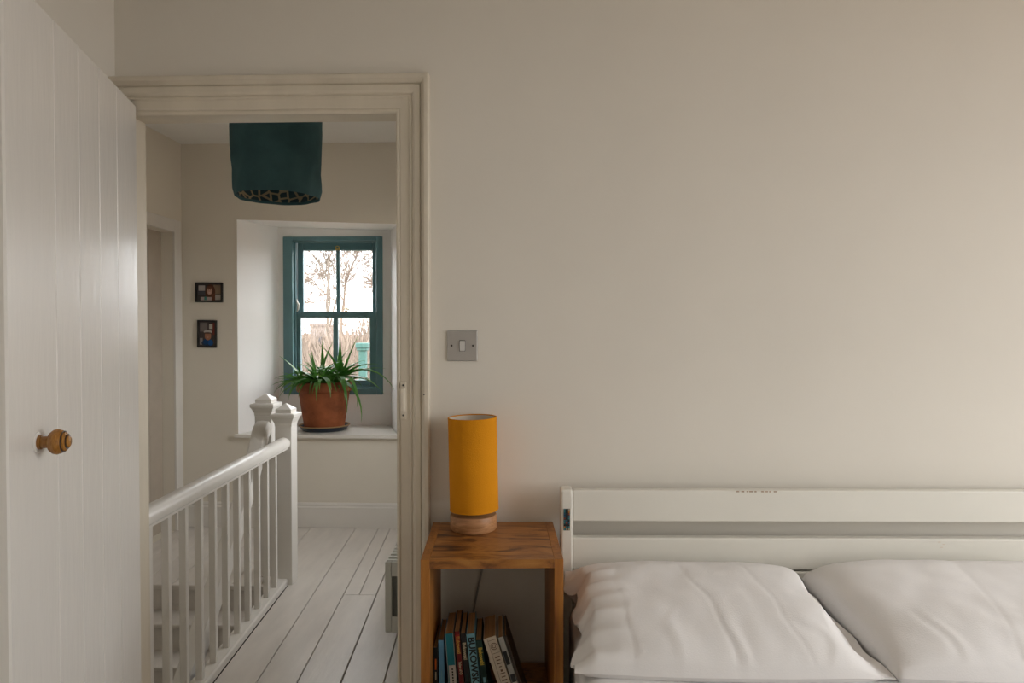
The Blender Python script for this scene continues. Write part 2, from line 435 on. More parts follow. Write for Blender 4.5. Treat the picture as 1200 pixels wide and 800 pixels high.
# ------------------------------------------------------------------ banister
bn = empty('banister', (cx(.85), .85, 0))
tag(bn, 'white painted landing banister with square balusters and rounded handrail', 'banister')
def loc(o):
    if o.parent == bn: o.matrix_parent_inverse = Matrix.Translation(bn.location).inverted()
    return o
YN = 1.60
pts = [(-.026, 0), (.026, 0), (.026, .008), (.033, .014), (.035, .030), (.030, .046), (.016, .056), (0, .059), (-.016, .056), (-.030, .046), (-.035, .030), (-.033, .014), (-.026, .008)]
loc(MB().sweep(pts, [(cx(YW + .002), YW + .002, .715), (cx(YN - .035) + .014, YN - .035, .706)]).build('handrail', 'white_gloss', bn, True))
loc(MB().sweep([(-.032, 0), (.032, 0), (.032, .026), (.026, .032), (-.026, .032), (-.032, .026)], [(cx(YW + .002), YW + .002, .0015), (cx(YN - .035), YN - .035, .0015)]).build('base_rail', 'white_gloss', bn))
bal = None
for k in range(-1, 10):
    y = .29 + .128 * k
    if bal is None:
        bal = MB().box(-.0125, .0125, -.0105, .0105, .03, .717, .002).build('baluster', 'white_gloss', bn)
    else:
        bal = copy_part(bal, bn)
    bal.location = (cx(y), y, 0); loc(bal)
def newel(parent, x, y, h, wd, z0=0):
    s = wd / 2
    p = MB().box(x - s, x + s, y - s, y + s, z0, h - .115, .003).build('newel_post', 'white_gloss', parent)
    # stepped cap: collar, cornice, shaped pyramid
    def sq(bm, levels):
        rings = []
        for a, z in levels:
            rings.append([bm.bm.verts.new((x + i * a, y + j * a, z)) for i, j in ((-1, -1), (1, -1), (1, 1), (-1, 1))])
        for A, B in zip(rings, rings[1:]):
            for i in range(4): bm.bm.faces.new((A[i], A[(i + 1) % 4], B[(i + 1) % 4], B[i]))
        bm.bm.faces.new(rings[0][::-1]); bm.bm.faces.new(rings[-1])
    c = MB()
    sq(c, [(s, h - .115), (s + .002, h - .098), (s + .006, h - .090), (s + .013, h - .074), (s + .018, h - .068), (s + .019, h - .055), (s + .016, h - .050), (s - .003, h - .046), (s - .002, h - .028), (.006, h - .002), (.002, h)])
    c_ = c.build('newel_cap', 'white_gloss', parent)
    return p, c_
for o in newel(bn, -1.288, YN, .936, .086): loc(o)

# stair handrail with its own newel, coming up out of the stairwell
sh = empty('stair_handrail', (-1.44, 1.72, 0))
tag(sh, 'white painted stair handrail with newel post rising from the stairwell', 'handrail')
def loc2(o):
    if o.parent == sh: o.matrix_parent_inverse = Matrix.Translation(sh.location).inverted()
    return o
for o in newel(sh, -1.440, 1.72, .975, .090): loc2(o)
path = [(-1.440, 1.68, .80), (-1.438, 1.655, .792), (-1.436, 1.63, .772), (-1.432, 1.60, .742), (-1.425, 1.55, .690), (-1.415, 1.45, .592), (-1.405, 1.2, .345), (-1.40, .80, -.06), (-1.40, .20, -.66)]
pr2 = [(-.034, -.034), (.034, -.034), (.040, -.028), (.040, .020), (.030, .034), (0, .038), (-.030, .034), (-.040, .020), (-.040, -.028)]
loc2(MB().sweep(pr2, path).build('rail', 'white_gloss', sh, True))

# ------------------------------------------------------------------ niche sill and sash window
ns = struct(empty('trim_3')); 
MB().prism([(-1.990, 2.562), (-.885, 2.562), (-.885, 2.589), (-1.990, 2.589)], .600, .622, 'z').build('sill_nosing', 'white_gloss', ns)
MB().prism([(-1.970, 2.590), (-.905, 2.590), (-1.045, 3.038), (-1.863, 3.038)], .6005, .622, 'z').build('window_sill', 'white_gloss', ns)
wn = struct(empty('window_1', (-1.465, NB, .846)))
def wl(o):
    if o.parent == wn: o.matrix_parent_inverse = Matrix.Translation(wn.location).inverted()
    return o
def frame4(x0, x1, z0, z1, l, r, b_, t, y0, y1, bev=.003):
    m_ = MB()
    m_.box(x0, x0 + l, y0, y1, z0, z1, bev); m_.box(x1 - r, x1, y0, y1, z0, z1, bev)
    m_.box(x0 + l, x1 - r, y0, y1, z0, z0 + b_, bev); m_.box(x0 + l, x1 - r, y0, y1, z1 - t, z1, bev)
    return m_
wl(frame4(-1.829, -1.098, .846, 1.9975, .070, .046, .048, .031, NB - .012, NB + .14, .004).build('outer_frame', 'teal_paint', wn))
wl(frame4(-1.759, -1.144, .894, 1.9665, .012, .012, .012, .012, NB + .022, NB + .036, .003).build('staff_bead', 'teal_paint', wn))
ub = wl(frame4(-1.755, -1.150, 1.405, 1.962, .042, .046, .048, .055, NB + .088, NB + .122, .004).build('upper_sash', 'teal_paint', wn))
wl(MB().box(-1.468, -1.440, NB + .092, NB + .118, 1.453, 1.907, .004).build('glazing_bar', 'teal_paint', ub))
lb = wl(frame4(-1.757, -1.146, .896, 1.453, .036, .060, .052, .044, NB + .044, NB + .080, .004).build('lower_sash', 'teal_paint', wn))
wl(MB().box(-1.480, -1.443, NB + .048, NB + .076, .948, 1.409, .004).build('glazing_bar', 'teal_paint', lb))
for (x0, x1, z0, z1, y) in ((-1.713, -1.468, 1.453, 1.907, NB + .105), (-1.440, -1.196, 1.453, 1.907, NB + .105), (-1.721, -1.480, .948, 1.409, NB + .062), (-1.443, -1.206, .948, 1.409, NB + .062)):
    wl(MB().box(x0, x1, y - .002, y + .002, z0, z1).build('pane', 'window_glass', ub if z0 > 1.2 else lb))
# brass eye at the head, fastener on the meeting rail, white sash stop at the left
e = wl(MB().box(-1.470, -1.436, NB + .078, NB + .090, 1.908, 1.922, .003).build('sash_eye', 'brass', ub))
wl(MB().tube([(-1.453 + .013 * math.cos(t), NB + .080, 1.928 + .010 * math.sin(t)) for t in [i * math.pi / 6 for i in range(13)]], .004, 6).build('eye_ring', 'brass', e))
fs = wl(MB().lathe([(.012, 0), (.012, .008), (.005, .012), (.005, .022), (.0, .024)], 14, (-1.385, NB + .062, 1.453)).build('sash_fastener', 'brass', lb, True))
wl(MB().tube([(-1.405, NB + .060, 1.470), (-1.385, NB + .062, 1.474), (-1.362, NB + .070, 1.470)], [.005, .006, .007], 8).build('fastener_arm', 'brass', fs, True))
wl(MB().tube([(-1.748, NB + .042, 1.545), (-1.742, NB + .036, 1.520), (-1.732, NB + .034, 1.505), (-1.735, NB + .034, 1.470), (-1.745, NB + .040, 1.455)], [.004, .008, .010, .008, .004], 8).build('sash_stop', 'white_gloss', wn, True))

# ------------------------------------------------------------------ potted plant on the sill
PX, PY, PZ = -1.457, 2.80, .622
sc = empty('plant_saucer', (PX, PY, PZ)); tag(sc, 'dark blue glazed saucer with tan rim under the terracotta pot', 'saucer')
MB().lathe([(0, 0), (.140, 0), (.150, .004), (.168, .030), (.163, .031), (.145, .010), (0, .010)], 48).build('dish', 'saucer_glaze', sc, True)
MB().lathe([(.1635, .0305), (.1690, .0300), (.1745, .034), (.1740, .038), (.1680, .0385)], 48, closed=True).build('rim', 'saucer_rim', sc, True)
pp = empty('potted_plant', (PX, PY, PZ + .0102)); tag(pp, 'spiky green succulent in a terracotta pot on the window sill', 'potted plant')
MB().lathe([(0, 0), (.130, 0), (.135, .004), (.173, .256), (.179, .258), (.187, .266), (.191, .322), (.187, .328), (.177, .328), (.170, .29), (.160, .27), (0, .27)], 56).build('pot', 'terracotta', pp, True)
MB().lathe([(.0, .305), (.10, .308), (.1705, .30)], 30).build('soil', 'soil', pp, True)
rng = random.Random(11)
def leaf(base, az, L, el, droop, wd, mat='leaf', name='leaf'):
    """tapering channelled succulent leaf; el = start elevation, droop = curvature"""
    n = 9; p = Vector(base) + Vector((0, 0, .02)); wd *= 1.7; L *= 1.08; dirh = Vector((math.cos(az), math.sin(az), 0)); side = Vector((-math.sin(az), math.cos(az), 0))
    bm = MB(); prev = None; e_ = el; step = L / (n - 1)
    for i in range(n):
        t = i / (n - 1); ww = wd * (1 - t ** 1.6) * (.75 + .6 * min(1, t * 4) * (1 - t)) + .0006
        d = dirh * math.cos(e_) + Vector((0, 0, math.sin(e_))); up = side.cross(d) * -1
        if up.z < 0 and abs(d.z) < .99: up = -up
        ring = [bm.bm.verts.new(p + side * ww), bm.bm.verts.new(p + up * ww * -.10 + side * 0), bm.bm.verts.new(p - side * ww), bm.bm.verts.new(p - up * ww * .75)]
        if prev:
            for k in range(4): bm.bm.faces.new((prev[k], prev[(k + 1) % 4], ring[(k + 1) % 4], ring[k]))
        else: bm.bm.faces.new(ring)
        prev = ring; p = p + d * step; e_ -= droop / (n - 1)
    bm.bm.faces.new(prev[::-1])
    return bm.build(name, mat, pp, True)
H = math.pi
ros = [(-.010, -.120, .315, .9), (.120, -.02, .345, 1.15), (-.11, .02, .30, .8), (.02, .07, .30, .9), (-.05, -.04, .30, .8), (.07, -.10, .30, .7), (-.12, -.08, .295, .6), (.0, .12, .3, .8)]
for (rx, ry, rz, sz) in ros:
    nl = 13
    a0 = rng.uniform(0, 6.28)
    for k in range(nl):
        az = a0 + k * 2 * H / nl + rng.uniform(-.25, .25)
        el = rng.uniform(.3, 1.25)
        L = sz * rng.uniform(.15, .29)
        if ry > 0 and math.sin(az) > 0: L *= .7
        leaf((rx + .01 * math.cos(az), ry + .01 * math.sin(az), rz), az, L, el, rng.uniform(.6, 1.6), rng.uniform(.006, .010))
# leaves that stand out in the silhouette
hero = [((.115, -.02, .345), 1.75, .25, 1.50, .15, .011), ((.12, -.02, .345), .15, .30, 1.22, .12, .011), ((.125, -.02, .345), .05, .26, .75, 1.0, .011),
        ((.125, -.03, .345), -.25, .44, .55, 1.75, .011), ((.12, -.03, .335), -.35, .36, .25, 1.2, .010), ((.12, -.05, .335), -1.1, .28, .45, 2.6, .010),
        ((.12, -.05, .335), -.75, .34, .35, 2.4, .010), ((.10, -.06, .33), -1.0, .36, .2, 2.1, .010), ((.10, -.05, .32), -.6, .40, .0, 1.9, .010),
        ((.0, -.125, .325), -.9, .27, .55, 2.3, .011), ((.0, -.125, .32), -1.35, .24, .35, 2.2, .010), ((-.03, -.125, .32), -2.2, .26, .45, 2.2, .011),
        ((-.02, -.12, .325), 2.9, .24, .75, 1.6, .011), ((-.01, -.12, .325), .6, .22, .95, .8, .010), ((.0, -.12, .325), .2, .24, .55, 1.0, .010),
        ((-.12, -.05, .30), 3.3, .22, .35, 1.5, .010), ((-.12, -.03, .30), 2.95, .26, .95, .5, .010), ((-.10, -.08, .30), 3.6, .20, .15, 1.4, .009),
        ((-.13, .0, .30), 3.1, .24, .30, .9, .009), ((-.05, .02, .30), 1.0, .30, 1.25, .3, .010), ((-.02, .03, .30), 1.9, .28, 1.35, .3, .010),
        ((.02, .05, .30), .6, .24, 1.2, .4, .010), ((-.07, .03, .30), 2.2, .22, 1.3, .3, .009), ((.0, .02, .30), .35, .28, 1.1, .35, .010)]
for k in range(26):
    a = rng.uniform(3.0, 6.5); b_ = rng.uniform(.08, .16)
    hero.append(((b_ * math.cos(a), b_ * math.sin(a) * .9, .30), a + rng.uniform(-.3, .3), rng.uniform(.14, .26), rng.uniform(.3, .8), rng.uniform(1.2, 2.4), .0085))
for h in hero: leaf(*h)
for (bx, by, bz, n_) in ((-.010, -.125, .325, 5), (.12, -.03, .350, 5)):
    for k in range(n_):
        leaf((bx, by, bz), k * 2 * H / n_ + .3, .055, 1.1, .2, .010, 'leaf_pale', 'young_leaf')

# ------------------------------------------------------------------ hanging blue shade
PD = (-1.137, 1.10)
hs = empty('pendant_shade', (PD[0], PD[1], 1.905)); tag(hs, 'dark blue fabric drum lampshade with patterned lining hanging over the landing', 'lampshade')
def wob(a, z): return .0045 * math.sin(5 * a + 14 * z) + .003 * math.sin(11 * a - 20 * z + 1) - .004 * math.exp(-((z - .10) / .05) ** 2) * (1 + math.sin(3 * a + 2))
prof = [(.180, 0), (.187, .03), (.188, .07), (.187, .11), (.190, .16), (.193, .22), (.194, .30), (.194, .40), (.194, .46)]
MB().lathe(prof + [(r - .004, z) for r, z in prof[::-1]], 72, closed=True, wob=wob).build('shade', 'blue_fabric', hs, True)
b2 = MB(); pl = [(r - .006, z) for r, z in prof if z > .02]
pl = [(.176, .012)] + pl
b2.lathe(pl + [(r - .002, z) for r, z in pl[::-1]], 72, closed=True, wob=wob); b2.build('lining', 'patterned_lining', hs, True)
MB().tube([(0, 0, .28), (0, 0, LCZ - 1.905 - .02)], .0035, 8).build('cord', 'cable_grey', hs)
MB().lathe([(0, -.02), (.04, -.02), (.045, 0), (0, 0)], 24, (0, 0, LCZ - 1.905)).build('ceiling_rose', 'white_gloss', hs, True)
MB().lathe([(0, .17), (.018, .175), (.028, .20), (.022, .235), (.013, .25), (.013, .29), (0, .29)], 20).build('bulb', 'bulb', hs, True)
for k in range(3):
    a = k * 2.094
    MB().tube([(0, 0, .285), (.185 * math.cos(a), .185 * math.sin(a), .43)], .0025, 6).build('spider_arm', 'cable_grey', hs)

# ------------------------------------------------------------------ framed photographs
def picture(cx_, cz, W, H_, rot, label, shapes, bgc):
    r = empty('photo_frame', (cx_, LY1, cz), (0, R(rot), 0)); tag(r, label, 'picture frame', 'framed photographs beside the niche')
    t = .012; m_ = MB()
    m_.box(-W / 2, -W / 2 + t, -.016, 0, -H_ / 2, H_ / 2, .002); m_.box(W / 2 - t, W / 2, -.016, 0, -H_ / 2, H_ / 2, .002)
    m_.box(-W / 2 + t, W / 2 - t, -.016, 0, -H_ / 2, -H_ / 2 + t, .002); m_.box(-W / 2 + t, W / 2 - t, -.016, 0, H_ / 2 - t, H_ / 2, .002)
    m_.build('frame', 'black_frame', r)
    nm = 'print_%d' % len(M); flat(nm, bgc)
    p = MB().box(-W / 2 + t, W / 2 - t, -.006, -.002, -H_ / 2 + t, H_ / 2 - t).build('photo_print', nm, r)
    for i, (kind, x, z, a, b_, c) in enumerate(shapes):
        n2 = 'print_%d' % len(M); flat(n2, c); y = -.0063 - i * .0003
        if kind == 'o': pts = [(x + a * math.cos(k * H / 10), y, z + b_ * math.sin(k * H / 10)) for k in range(20)]
        else: pts = [(x - a, y, z - b_), (x + a, y, z - b_), (x + a, y, z + b_), (x - a, y, z + b_)]
        MB().poly(pts).build('print_detail', n2, p)
picture(-2.163, 1.568, .186, .132, .6, 'landscape black frame with a portrait photograph, upper of two on the wall',
        [('r', -.05, .028, .022, .018, (.42, .38, .36)), ('r', -.05, -.005, .025, .012, (.07, .07, .08)), ('r', .055, .02, .026, .030, (.22, .15, .10)), ('r', .055, -.032, .026, .018, (.40, .35, .30)),
         ('o', .008, .002, .034, .052, (.09, .035, .02)), ('r', -.012, -.042, .045, .011, (.45, .36, .33)), ('r', -.024, -.040, .008, .011, (.05, .22, .18)), ('r', .03, -.03, .012, .023, (.12, .045, .025)),
         ('o', .004, .010, .019, .026, (.50, .30, .22)), ('o', .004, .032, .019, .008, (.14, .055, .03)), ('o', -.003, .016, .003, .002, (.08, .04, .03)), ('o', .011, .016, .003, .002, (.08, .04, .03)), ('o', .004, -.003, .008, .003, (.65, .45, .40))], (.05, .045, .045))
picture(-2.178, 1.291, .130, .184, .8, 'upright black frame with a photograph of someone in blue, lower of two on the wall',
        [('r', -.025, .045, .025, .03, (.20, .17, .16)), ('r', .025, .050, .012, .016, (.50, .50, .42)), ('r', .044, .035, .008, .040, (.20, .04, .03)), ('r', -.040, -.05, .010, .022, (.30, .27, .26)),
         ('o', .002, -.060, .040, .022, (.03, .05, .09)), ('o', .024, -.058, .018, .020, (.015, .10, .32)), ('o', -.008, -.052, .018, .020, (.01, .06, .17)),
         ('o', .006, -.012, .022, .030, (.38, .17, .10)), ('o', .006, .014, .029, .012, (.50, .46, .42)), ('o', .004, .006, .026, .006, (.12, .07, .05)), ('o', .006, -.022, .007, .003, (.50, .28, .22))], (.075, .06, .06))

# ------------------------------------------------------------------ radiator behind the right jamb
rd = empty('radiator', (-.52, 1.3, .125)); tag(rd, 'white panel radiator with slatted top grille just past the door jamb', 'radiator')
def rl(o):
    if o.parent == rd: o.matrix_parent_inverse = Matrix.Translation(rd.location).inverted()
    return o
rl(MB().box(-.585, -.568, .765, 1.90, .125, .390, .006).build('front_panel', 'radiator_enamel', rd))
rl(MB().box(-.478, -.462, .765, 1.90, .125, .390, .006).build('back_panel', 'radiator_enamel', rd))
ep = MB(); ep.box(-.587, -.560, .755, .767, .120, .402, .004); ep.box(-.487, -.460, .755, .767, .120, .402, .004)
ep.box(-.560, -.487, .755, .767, .120, .185, .002); ep.box(-.560, -.487, .755, .767, .345, .402, .002)
rl(ep.build('end_cover', 'radiator_enamel', rd))
rl(MB().box(-.566, -.480, .775, 1.89, .150, .375).build('convector_fins', 'radiator_dark', rd))
sl = None
for k in range(29):
    if sl is None: sl = MB().box(-.585, -.462, -.010, .010, .391, .402, .003).build('grille_slat', 'radiator_enamel', rd)
    else: sl = copy_part(sl, rd)
    sl.location = (0, .785 + k * .039, 0); rl(sl)
for y in (.95, 1.7): rl(MB().box(-.463, -.3655, y - .02, y + .02, .20, .34).build('bracket', 'radiator_enamel', rd))
for y in (.84, 1.82): rl(MB().tube([(-.52, y, .15), (-.52, y, .001)], .0085, 10).build('pipe', 'radiator_enamel', rd))

# ================================================================== BED
bed = empty('bed', (.0735, -.09, 0), (0, 0, R(1.2))); tag(bed, 'white painted wooden bed with a two rail slatted headboard', 'bed')
def bl(o):
    if o.parent == bed: o.matrix_parent_inverse = Matrix.Translation(bed.location).inverted()
    return o
HY = -.09
BX0, BX1 = .0735, 1.560
post = bl(MB().box(BX0, BX0 + .032, HY - .002, HY + .050, 0, .892, .005).build('headboard_post', 'headboard_paint', bed))
bl(MB().box(BX1 - .032, BX1, HY - .002, HY + .050, 0, .892, .005).build('headboard_post', 'headboard_paint', bed))
for z0, z1 in ((.805, .890), (.676, .762), (.38, .672)):
    rr = bl(MB().box(BX0 + .032, BX1 - .032, HY + .006, HY + .034, z0, z1, .004).build('headboard_rail', 'headboard_paint', bed))
    if z0 > .8:
        rng = random.Random(3)
        for k in range(9):
            xx = .545 + k * .012 + rng.uniform(-.004, .004)
            bl(MB().box(xx, xx + rng.uniform(.004, .010), HY + .0055, HY + .012, .8855, .8885).build('paint_chip', 'chipped_paint', rr))
    elif z0 > .6:
        for (dx, dz) in ((1.08, .752), (1.092, .746), (1.086, .738)):
            bl(MB().box(dx, dx + .007, HY + .0055, HY + .010, dz, dz + .0022).build('scratch', 'shade_lining', rr))
for s in (BX0 + .003, BX1 - .028):
    bl(MB().box(s, s + .025, -2.08, HY - .002, .22, .36, .004).build('side_rail', 'headboard_paint', bed))
for s in (BX0, BX1 - .05): bl(MB().box(s, s + .05, -2.13, -2.08, 0, .40, .004).build('foot_post', 'headboard_paint', bed))
bl(MB().box(BX0 + .05, BX1 - .05, -2.125, -2.10, .20, .38, .004).build('footboard', 'headboard_paint', bed))
for k in range(14):
    y = -.18 - k * .143
    bl(MB().box(BX0 + .028, BX1 - .028, y - .04, y + .04, .28, .30).build('slat', 'headboard_paint', bed))
# mosaic sticker on the post
rng = random.Random(8)
cols = [('tile_blue', (.03, .12, .20)), ('tile_teal', (.05, .22, .24)), ('tile_orange', (.50, .20, .05)), ('tile_dark', (.02, .025, .03)), ('tile_cream', (.45, .38, .25)), ('tile_red', (.32, .07, .04))]
for n_, c in cols: flat(n_, c)
stk = bl(MB().box(.0805, .0975, HY - .0030, HY - .0015, .784, .842).build('mosaic_strip', 'tile_dark', bed))
for i in range(3):
    for j in range(10):
        xx = .0832 + i * .0058; zz = .787 + j * .0058
        bl(MB().box(xx - .002, xx + .002, HY - .0042, HY - .0028, zz - .002, zz + .002).build('mosaic_piece', cols[rng.randrange(6)][0], stk))

# mattress with sheet
def soft_box(name, x0, x1, y0, y1, z0, z1, r, mat, amp, label, cat):
    nx, ny = 46, 60; bm = bmesh.new()
    g = bmesh.ops.create_cube(bm, size=1)
    for v in g['verts']: v.co = Vector(((x0 + x1) / 2 + v.co.x * (x1 - x0), (y0 + y1) / 2 + v.co.y * (y1 - y0), (z0 + z1) / 2 + v.co.z * (z1 - z0)))
    bmesh.ops.bevel(bm, geom=list(bm.edges), offset=r, segments=4, affect='EDGES', profile=.5)
    bmesh.ops.subdivide_edges(bm, edges=[e for e in bm.edges if e.calc_length() > .1], cuts=40, use_grid_fill=True)
    for v in bm.verts:
        p = v.co
        if p.z > z1 - r * .9: v.co.z += amp * (noise.noise((p.x * 6, p.y * 9, 0)) + .5 * noise.noise((p.x * 17, p.y * 14, 4)))
    m_ = MB(); m_.bm.free(); m_.bm = bm
    o = m_.build(name, mat, None, True); tag(o, label, cat); return o
MZ = .594
mt = soft_box('mattress', BX0 + .02, BX1 - .03, -2.07, HY - .006, .301, MZ, .035, 'sheet', .003, 'mattress under a fitted white sheet beneath the pillows', 'mattress')
mt.matrix_world = Matrix.Translation((.0735, -.09, 0)) @ Matrix.Rotation(R(1.2), 4, 'Z') @ Matrix.Translation((-.0735, .09, 0))

# pillows
def pillow(name, x0, x1, y0, y1, zb, label, seed, left=True):
    NU, NV = 110, 72
    bm = bmesh.new(); hx, hy = (x1 - x0) / 2, (y1 - y0) / 2; mx_, my = (x0 + x1) / 2, (y0 + y1) / 2
    def wr(u, v):
        s = seed * 7.3
        wv = .0040 * noise.noise((u * 2.2 + s, v * 1.6, 1)) + .0022 * noise.noise((u * 6 + s, v * 3, 3))
        # gathered creases that fan in from the front seam
        k = max(0, -v - .25) / .75
        wv += .0032 * k * (1 - k * .5) * math.sin(u * 21 + 2.2 * noise.noise((u * 4 + s, v * 2, 8)) * 3) * (.4 + .6 * max(0, noise.noise((u * 3 + s, 2, 5)) + .4))
        # two long creases across the body
        for (c0, tilt, amp) in (((-.60, .02, .0010), (-.03, -.10, .0014), (.44, -.16, .0010)) if left else ((-.1, .12, .0009), (.35, -.1, .0009))):
            d = (u - c0 - tilt * v + .03 * math.sin(v * 3 + c0 * 9)) / .014
            wv -= amp * math.exp(-d * d) * (1 - .3 * v)
        return wv
    grid = {}
    for side in (1, -1):
        for i in range(NU + 1):
            for j in range(NV + 1):
                u = -1 + 2 * i / NU; v = -1 + 2 * j / NV
                edge = (i in (0, NU)) or (j in (0, NV))
                if side == -1 and edge: grid[(side, i, j)] = grid[(1, i, j)]; continue
                pu, pv = (4.5, 2.8) if left else (5.0, 3.8)
                au, av = max(0, 1 - abs(u) ** pu), max(0, 1 - abs(v) ** pv)
                prof = (au ** (.45 if left else .42)) * (av ** (.5 if left else .42))
                sh_ = (v + 1) / 2
                ez = zb + .012 + .062 * sh_ ** 1.3                              # seam height rises towards the headboard
                flap = 0
                if left:
                    # open ends of the pillowcase: flat flap on the right, gathered ruffle on the left
                    if u > .80: prof *= max(0, 1 - ((u - .80) / .14)) ** .6 if u < .94 else 0
                    if u < -.86: prof *= max(.10, 1 - ((-.86 - u) / .14) * .9)
                if side == 1: z = ez + prof * (.070 + .022 * sh_) + wr(u, v) * min(1, prof * 2)
                else: z = max(zb + .0015 + .0, ez - prof * .09 - .002)
                # edges drop to the mattress at the front, corners pulled in
                pull = 1 - .045 * abs(u) ** 2 * (1 - v * v) * (0 if left else 1)
                X = mx_ + u * hx
                Y = my + v * hy * (1 - .05 * (1 - abs(u)) * 0) - .012 * (1 - u * u) * (v < 0) * abs(v)
                if left:
                    X -= .004 * math.sin(v * 9)
                    if u < -.55:
                        k = (-u - .55) / .45
                        ruf = math.sin(v * 8.5 + 3.2 * noise.noise((u * 1.5, v * 2.3, seed)) + u * 2.5) * (.5 + .9 * abs(noise.noise((v * 2.1, 7, seed))))
                        z += .017 * k * k * ruf * (1 - .4 * abs(v)) * (1 if side == 1 else .8)
                        z += .010 * k * math.sin(v * 23 + 3 * u) * (1 - k * .3) * (side == 1)
                        X += .030 * k * k * (1 - v * v) + .012 * k * k * ruf + .006 * k * k * noise.noise((v * 9, 3, 1))
                    if u > .8: X += .045 * (u - .8) / .2 * (-v * .62)
                    if u > .85: z = z * (1 - (u - .85) / .15 * .35) + (zb + .008 + .060 * sh_ + .004 * math.sin(v * 15)) * (u - .85) / .15 * .35
                else:
                    if v < 0 and abs(u) > .6:                                   # plump rounded front corner
                        z += 0
                    X += .028 * (u < 0) * (-u) * (-v) * .8
                z = max(z, zb + .0012)
                grid[(side, i, j)] = bm.verts.new((X, Y, z))
    for side in (1, -1):
        for i in range(NU):
            for j in range(NV):
                q = [grid[(side, i, j)], grid[(side, i + 1, j)], grid[(side, i + 1, j + 1)], grid[(side, i, j + 1)]]
                if side == -1: q = q[::-1]
                if len(set(q)) == 4:
                    try: bm.faces.new(q)
                    except ValueError: pass
    m_ = MB(); m_.bm.free(); m_.bm = bm
    o = m_.build(name, 'linen', None, True); tag(o, label, 'pillow'); return o
pillow('pillow', .078, .715, -.500, -.105, MZ, 'white pillow with a ruffled open end beside the wooden table', 1, True)
pillow('pillow', .725, 1.42, -.500, -.105, MZ, 'plump white pillow at the middle of the bed, away from the wooden table', 2, False)

# ================================================================== BEDSIDE TABLE
TB = empty('bedside_table', (-.104, -.177, 0), (0, 0, R(3.0)))
tag(TB, 'dark stained wooden open box bedside table between door and bed', 'bedside table')
TW, TD, TZ, T = .333, .312, .785, .0215
for s in (-1, 1):
    a, b_ = sorted((s * TW / 2, s * (TW / 2 - T)))
    MB().box(a, b_, -TD / 2, TD / 2, 0, TZ, .0012).build('side_panel', 'table_side_wood', TB)
for z in (TZ, .390, .06):
    MB().box(-TW / 2 + T, TW / 2 - T, -TD / 2 + (.0 if z == TZ else .004), TD / 2, z - T, z - (.0004 if z == TZ else 0), .001).build('top_board' if z == TZ else 'shelf_board', 'table_wood', TB)

# ------------------------------------------------------------------ table lamp
LP = (-.161, -.083, TZ)
lp = empty('table_lamp', LP); tag(lp, 'small lamp with mustard yellow cylinder shade and round wooden base', 'lamp')
MB().lathe([(0, 0), (.060, 0), (.0625, .003), (.063, .036), (.061, .040), (.056, .0412), (0, .0412)], 48).build('base', 'lamp_wood', lp, True)
MB().tube([(0, 0, .045), (0, 0, .15)], .006, 12).build('stem', 'brass', lp)
s_ = MB().lathe([(.0650, .054), (.0655, .056), (.0655, .298), (.0650, .300), (.0638, .300), (.0638, .054)], 72, closed=True).build('shade', 'mustard_fabric', lp, True)
MB().lathe([(.0637, .056), (.0637, .2985), (.0631, .2985), (.0631, .056)], 72, closed=True).build('lining', 'shade_lining', s_, True)
for zz in (.2995, .0545):
    MB().lathe([(.0658, zz - .002), (.0660, zz), (.0655, zz + .0008), (.0630, zz + .0008), (.0630, zz - .002)], 72, closed=True).build('trim_ring', 'mustard_fabric', s_, True)
s_.rotation_euler = (0, R(-1.2), 0)
s_.location = (.003, 0, 0)
MB().tube([(0, .055, .006), (.004, .068, .004), (.012, .075, -.02), (.020, .074, -.08), (.017, .0735, -.14), (.004, .0735, -.20), (-.008, .0735, -.26), (-.016, .0735, -.36)], .003, 8).build('cord', 'cable_grey', lp, True)

# ------------------------------------------------------------------ books on the shelf
def text_mesh(body, size):
    cu = bpy.data.curves.new('txt', 'FONT'); cu.body = body; cu.size = size; cu.extrude = .0001; cu.offset = size * .035
    cu.align_x = 'LEFT'; cu.align_y = 'CENTER'; cu.resolution_u = 3
    to = bpy.data.objects.new('txt', cu); col.objects.link(to)
    me = bpy.data.meshes.new_from_object(to); bpy.data.objects.remove(to)
    return me
SHZ = .390
def book(xt, zt, lean, th, dep, cov, label, ysp=-.262, hgt=None, spine=None, pages='book_paper'):
    """xt, zt: top left corner of the spine; lean in degrees towards the door"""
    hgt = hgt or (zt - SHZ) / math.cos(R(lean)) - (th * math.tan(R(lean)) if False else 0)
    bx = xt + hgt * math.sin(R(lean))
    r = empty('book', (bx, ysp, SHZ + .0005), (0, R(-lean), R(3.0)))
    tag(r, label, 'book', 'books on the bedside shelf')
    c = .0012; m_ = MB()
    m_.box(0, c, .0, dep, 0, hgt); m_.box(th - c, th, .0, dep, 0, hgt)
    m_.build('cover', cov, r)
    sp = MB().box(c, th - c, 0, c, 0, hgt).build('spine', spine or cov, r)
    MB().box(c, th - c, c, dep - .002, .001, hgt - .0015).build('page_block', pages, r)
    return r, sp, th, hgt
def put_text(sp, body, size, x, ztop, mat, squash=1):
    me = text_mesh(body, size); me.materials.append(M[mat])
    o = bpy.data.objects.new('spine_lettering', me); col.objects.link(o); o.parent = sp
    # reads downwards, tops of the letters to the right
    o.matrix_basis = Matrix.Translation((x, -.0004, ztop)) @ Matrix.Rotation(R(90), 4, 'Y') @ Matrix.Rotation(R(90), 4, 'X') @ Matrix.Diagonal((squash, 1, 1, 1))
def mark(sp, x0, x1, z0, z1, mat, name='spine_mark', y=-.0005):
    MB().box(x0, x1, y, .0002, z0, z1).build(name, mat, sp)
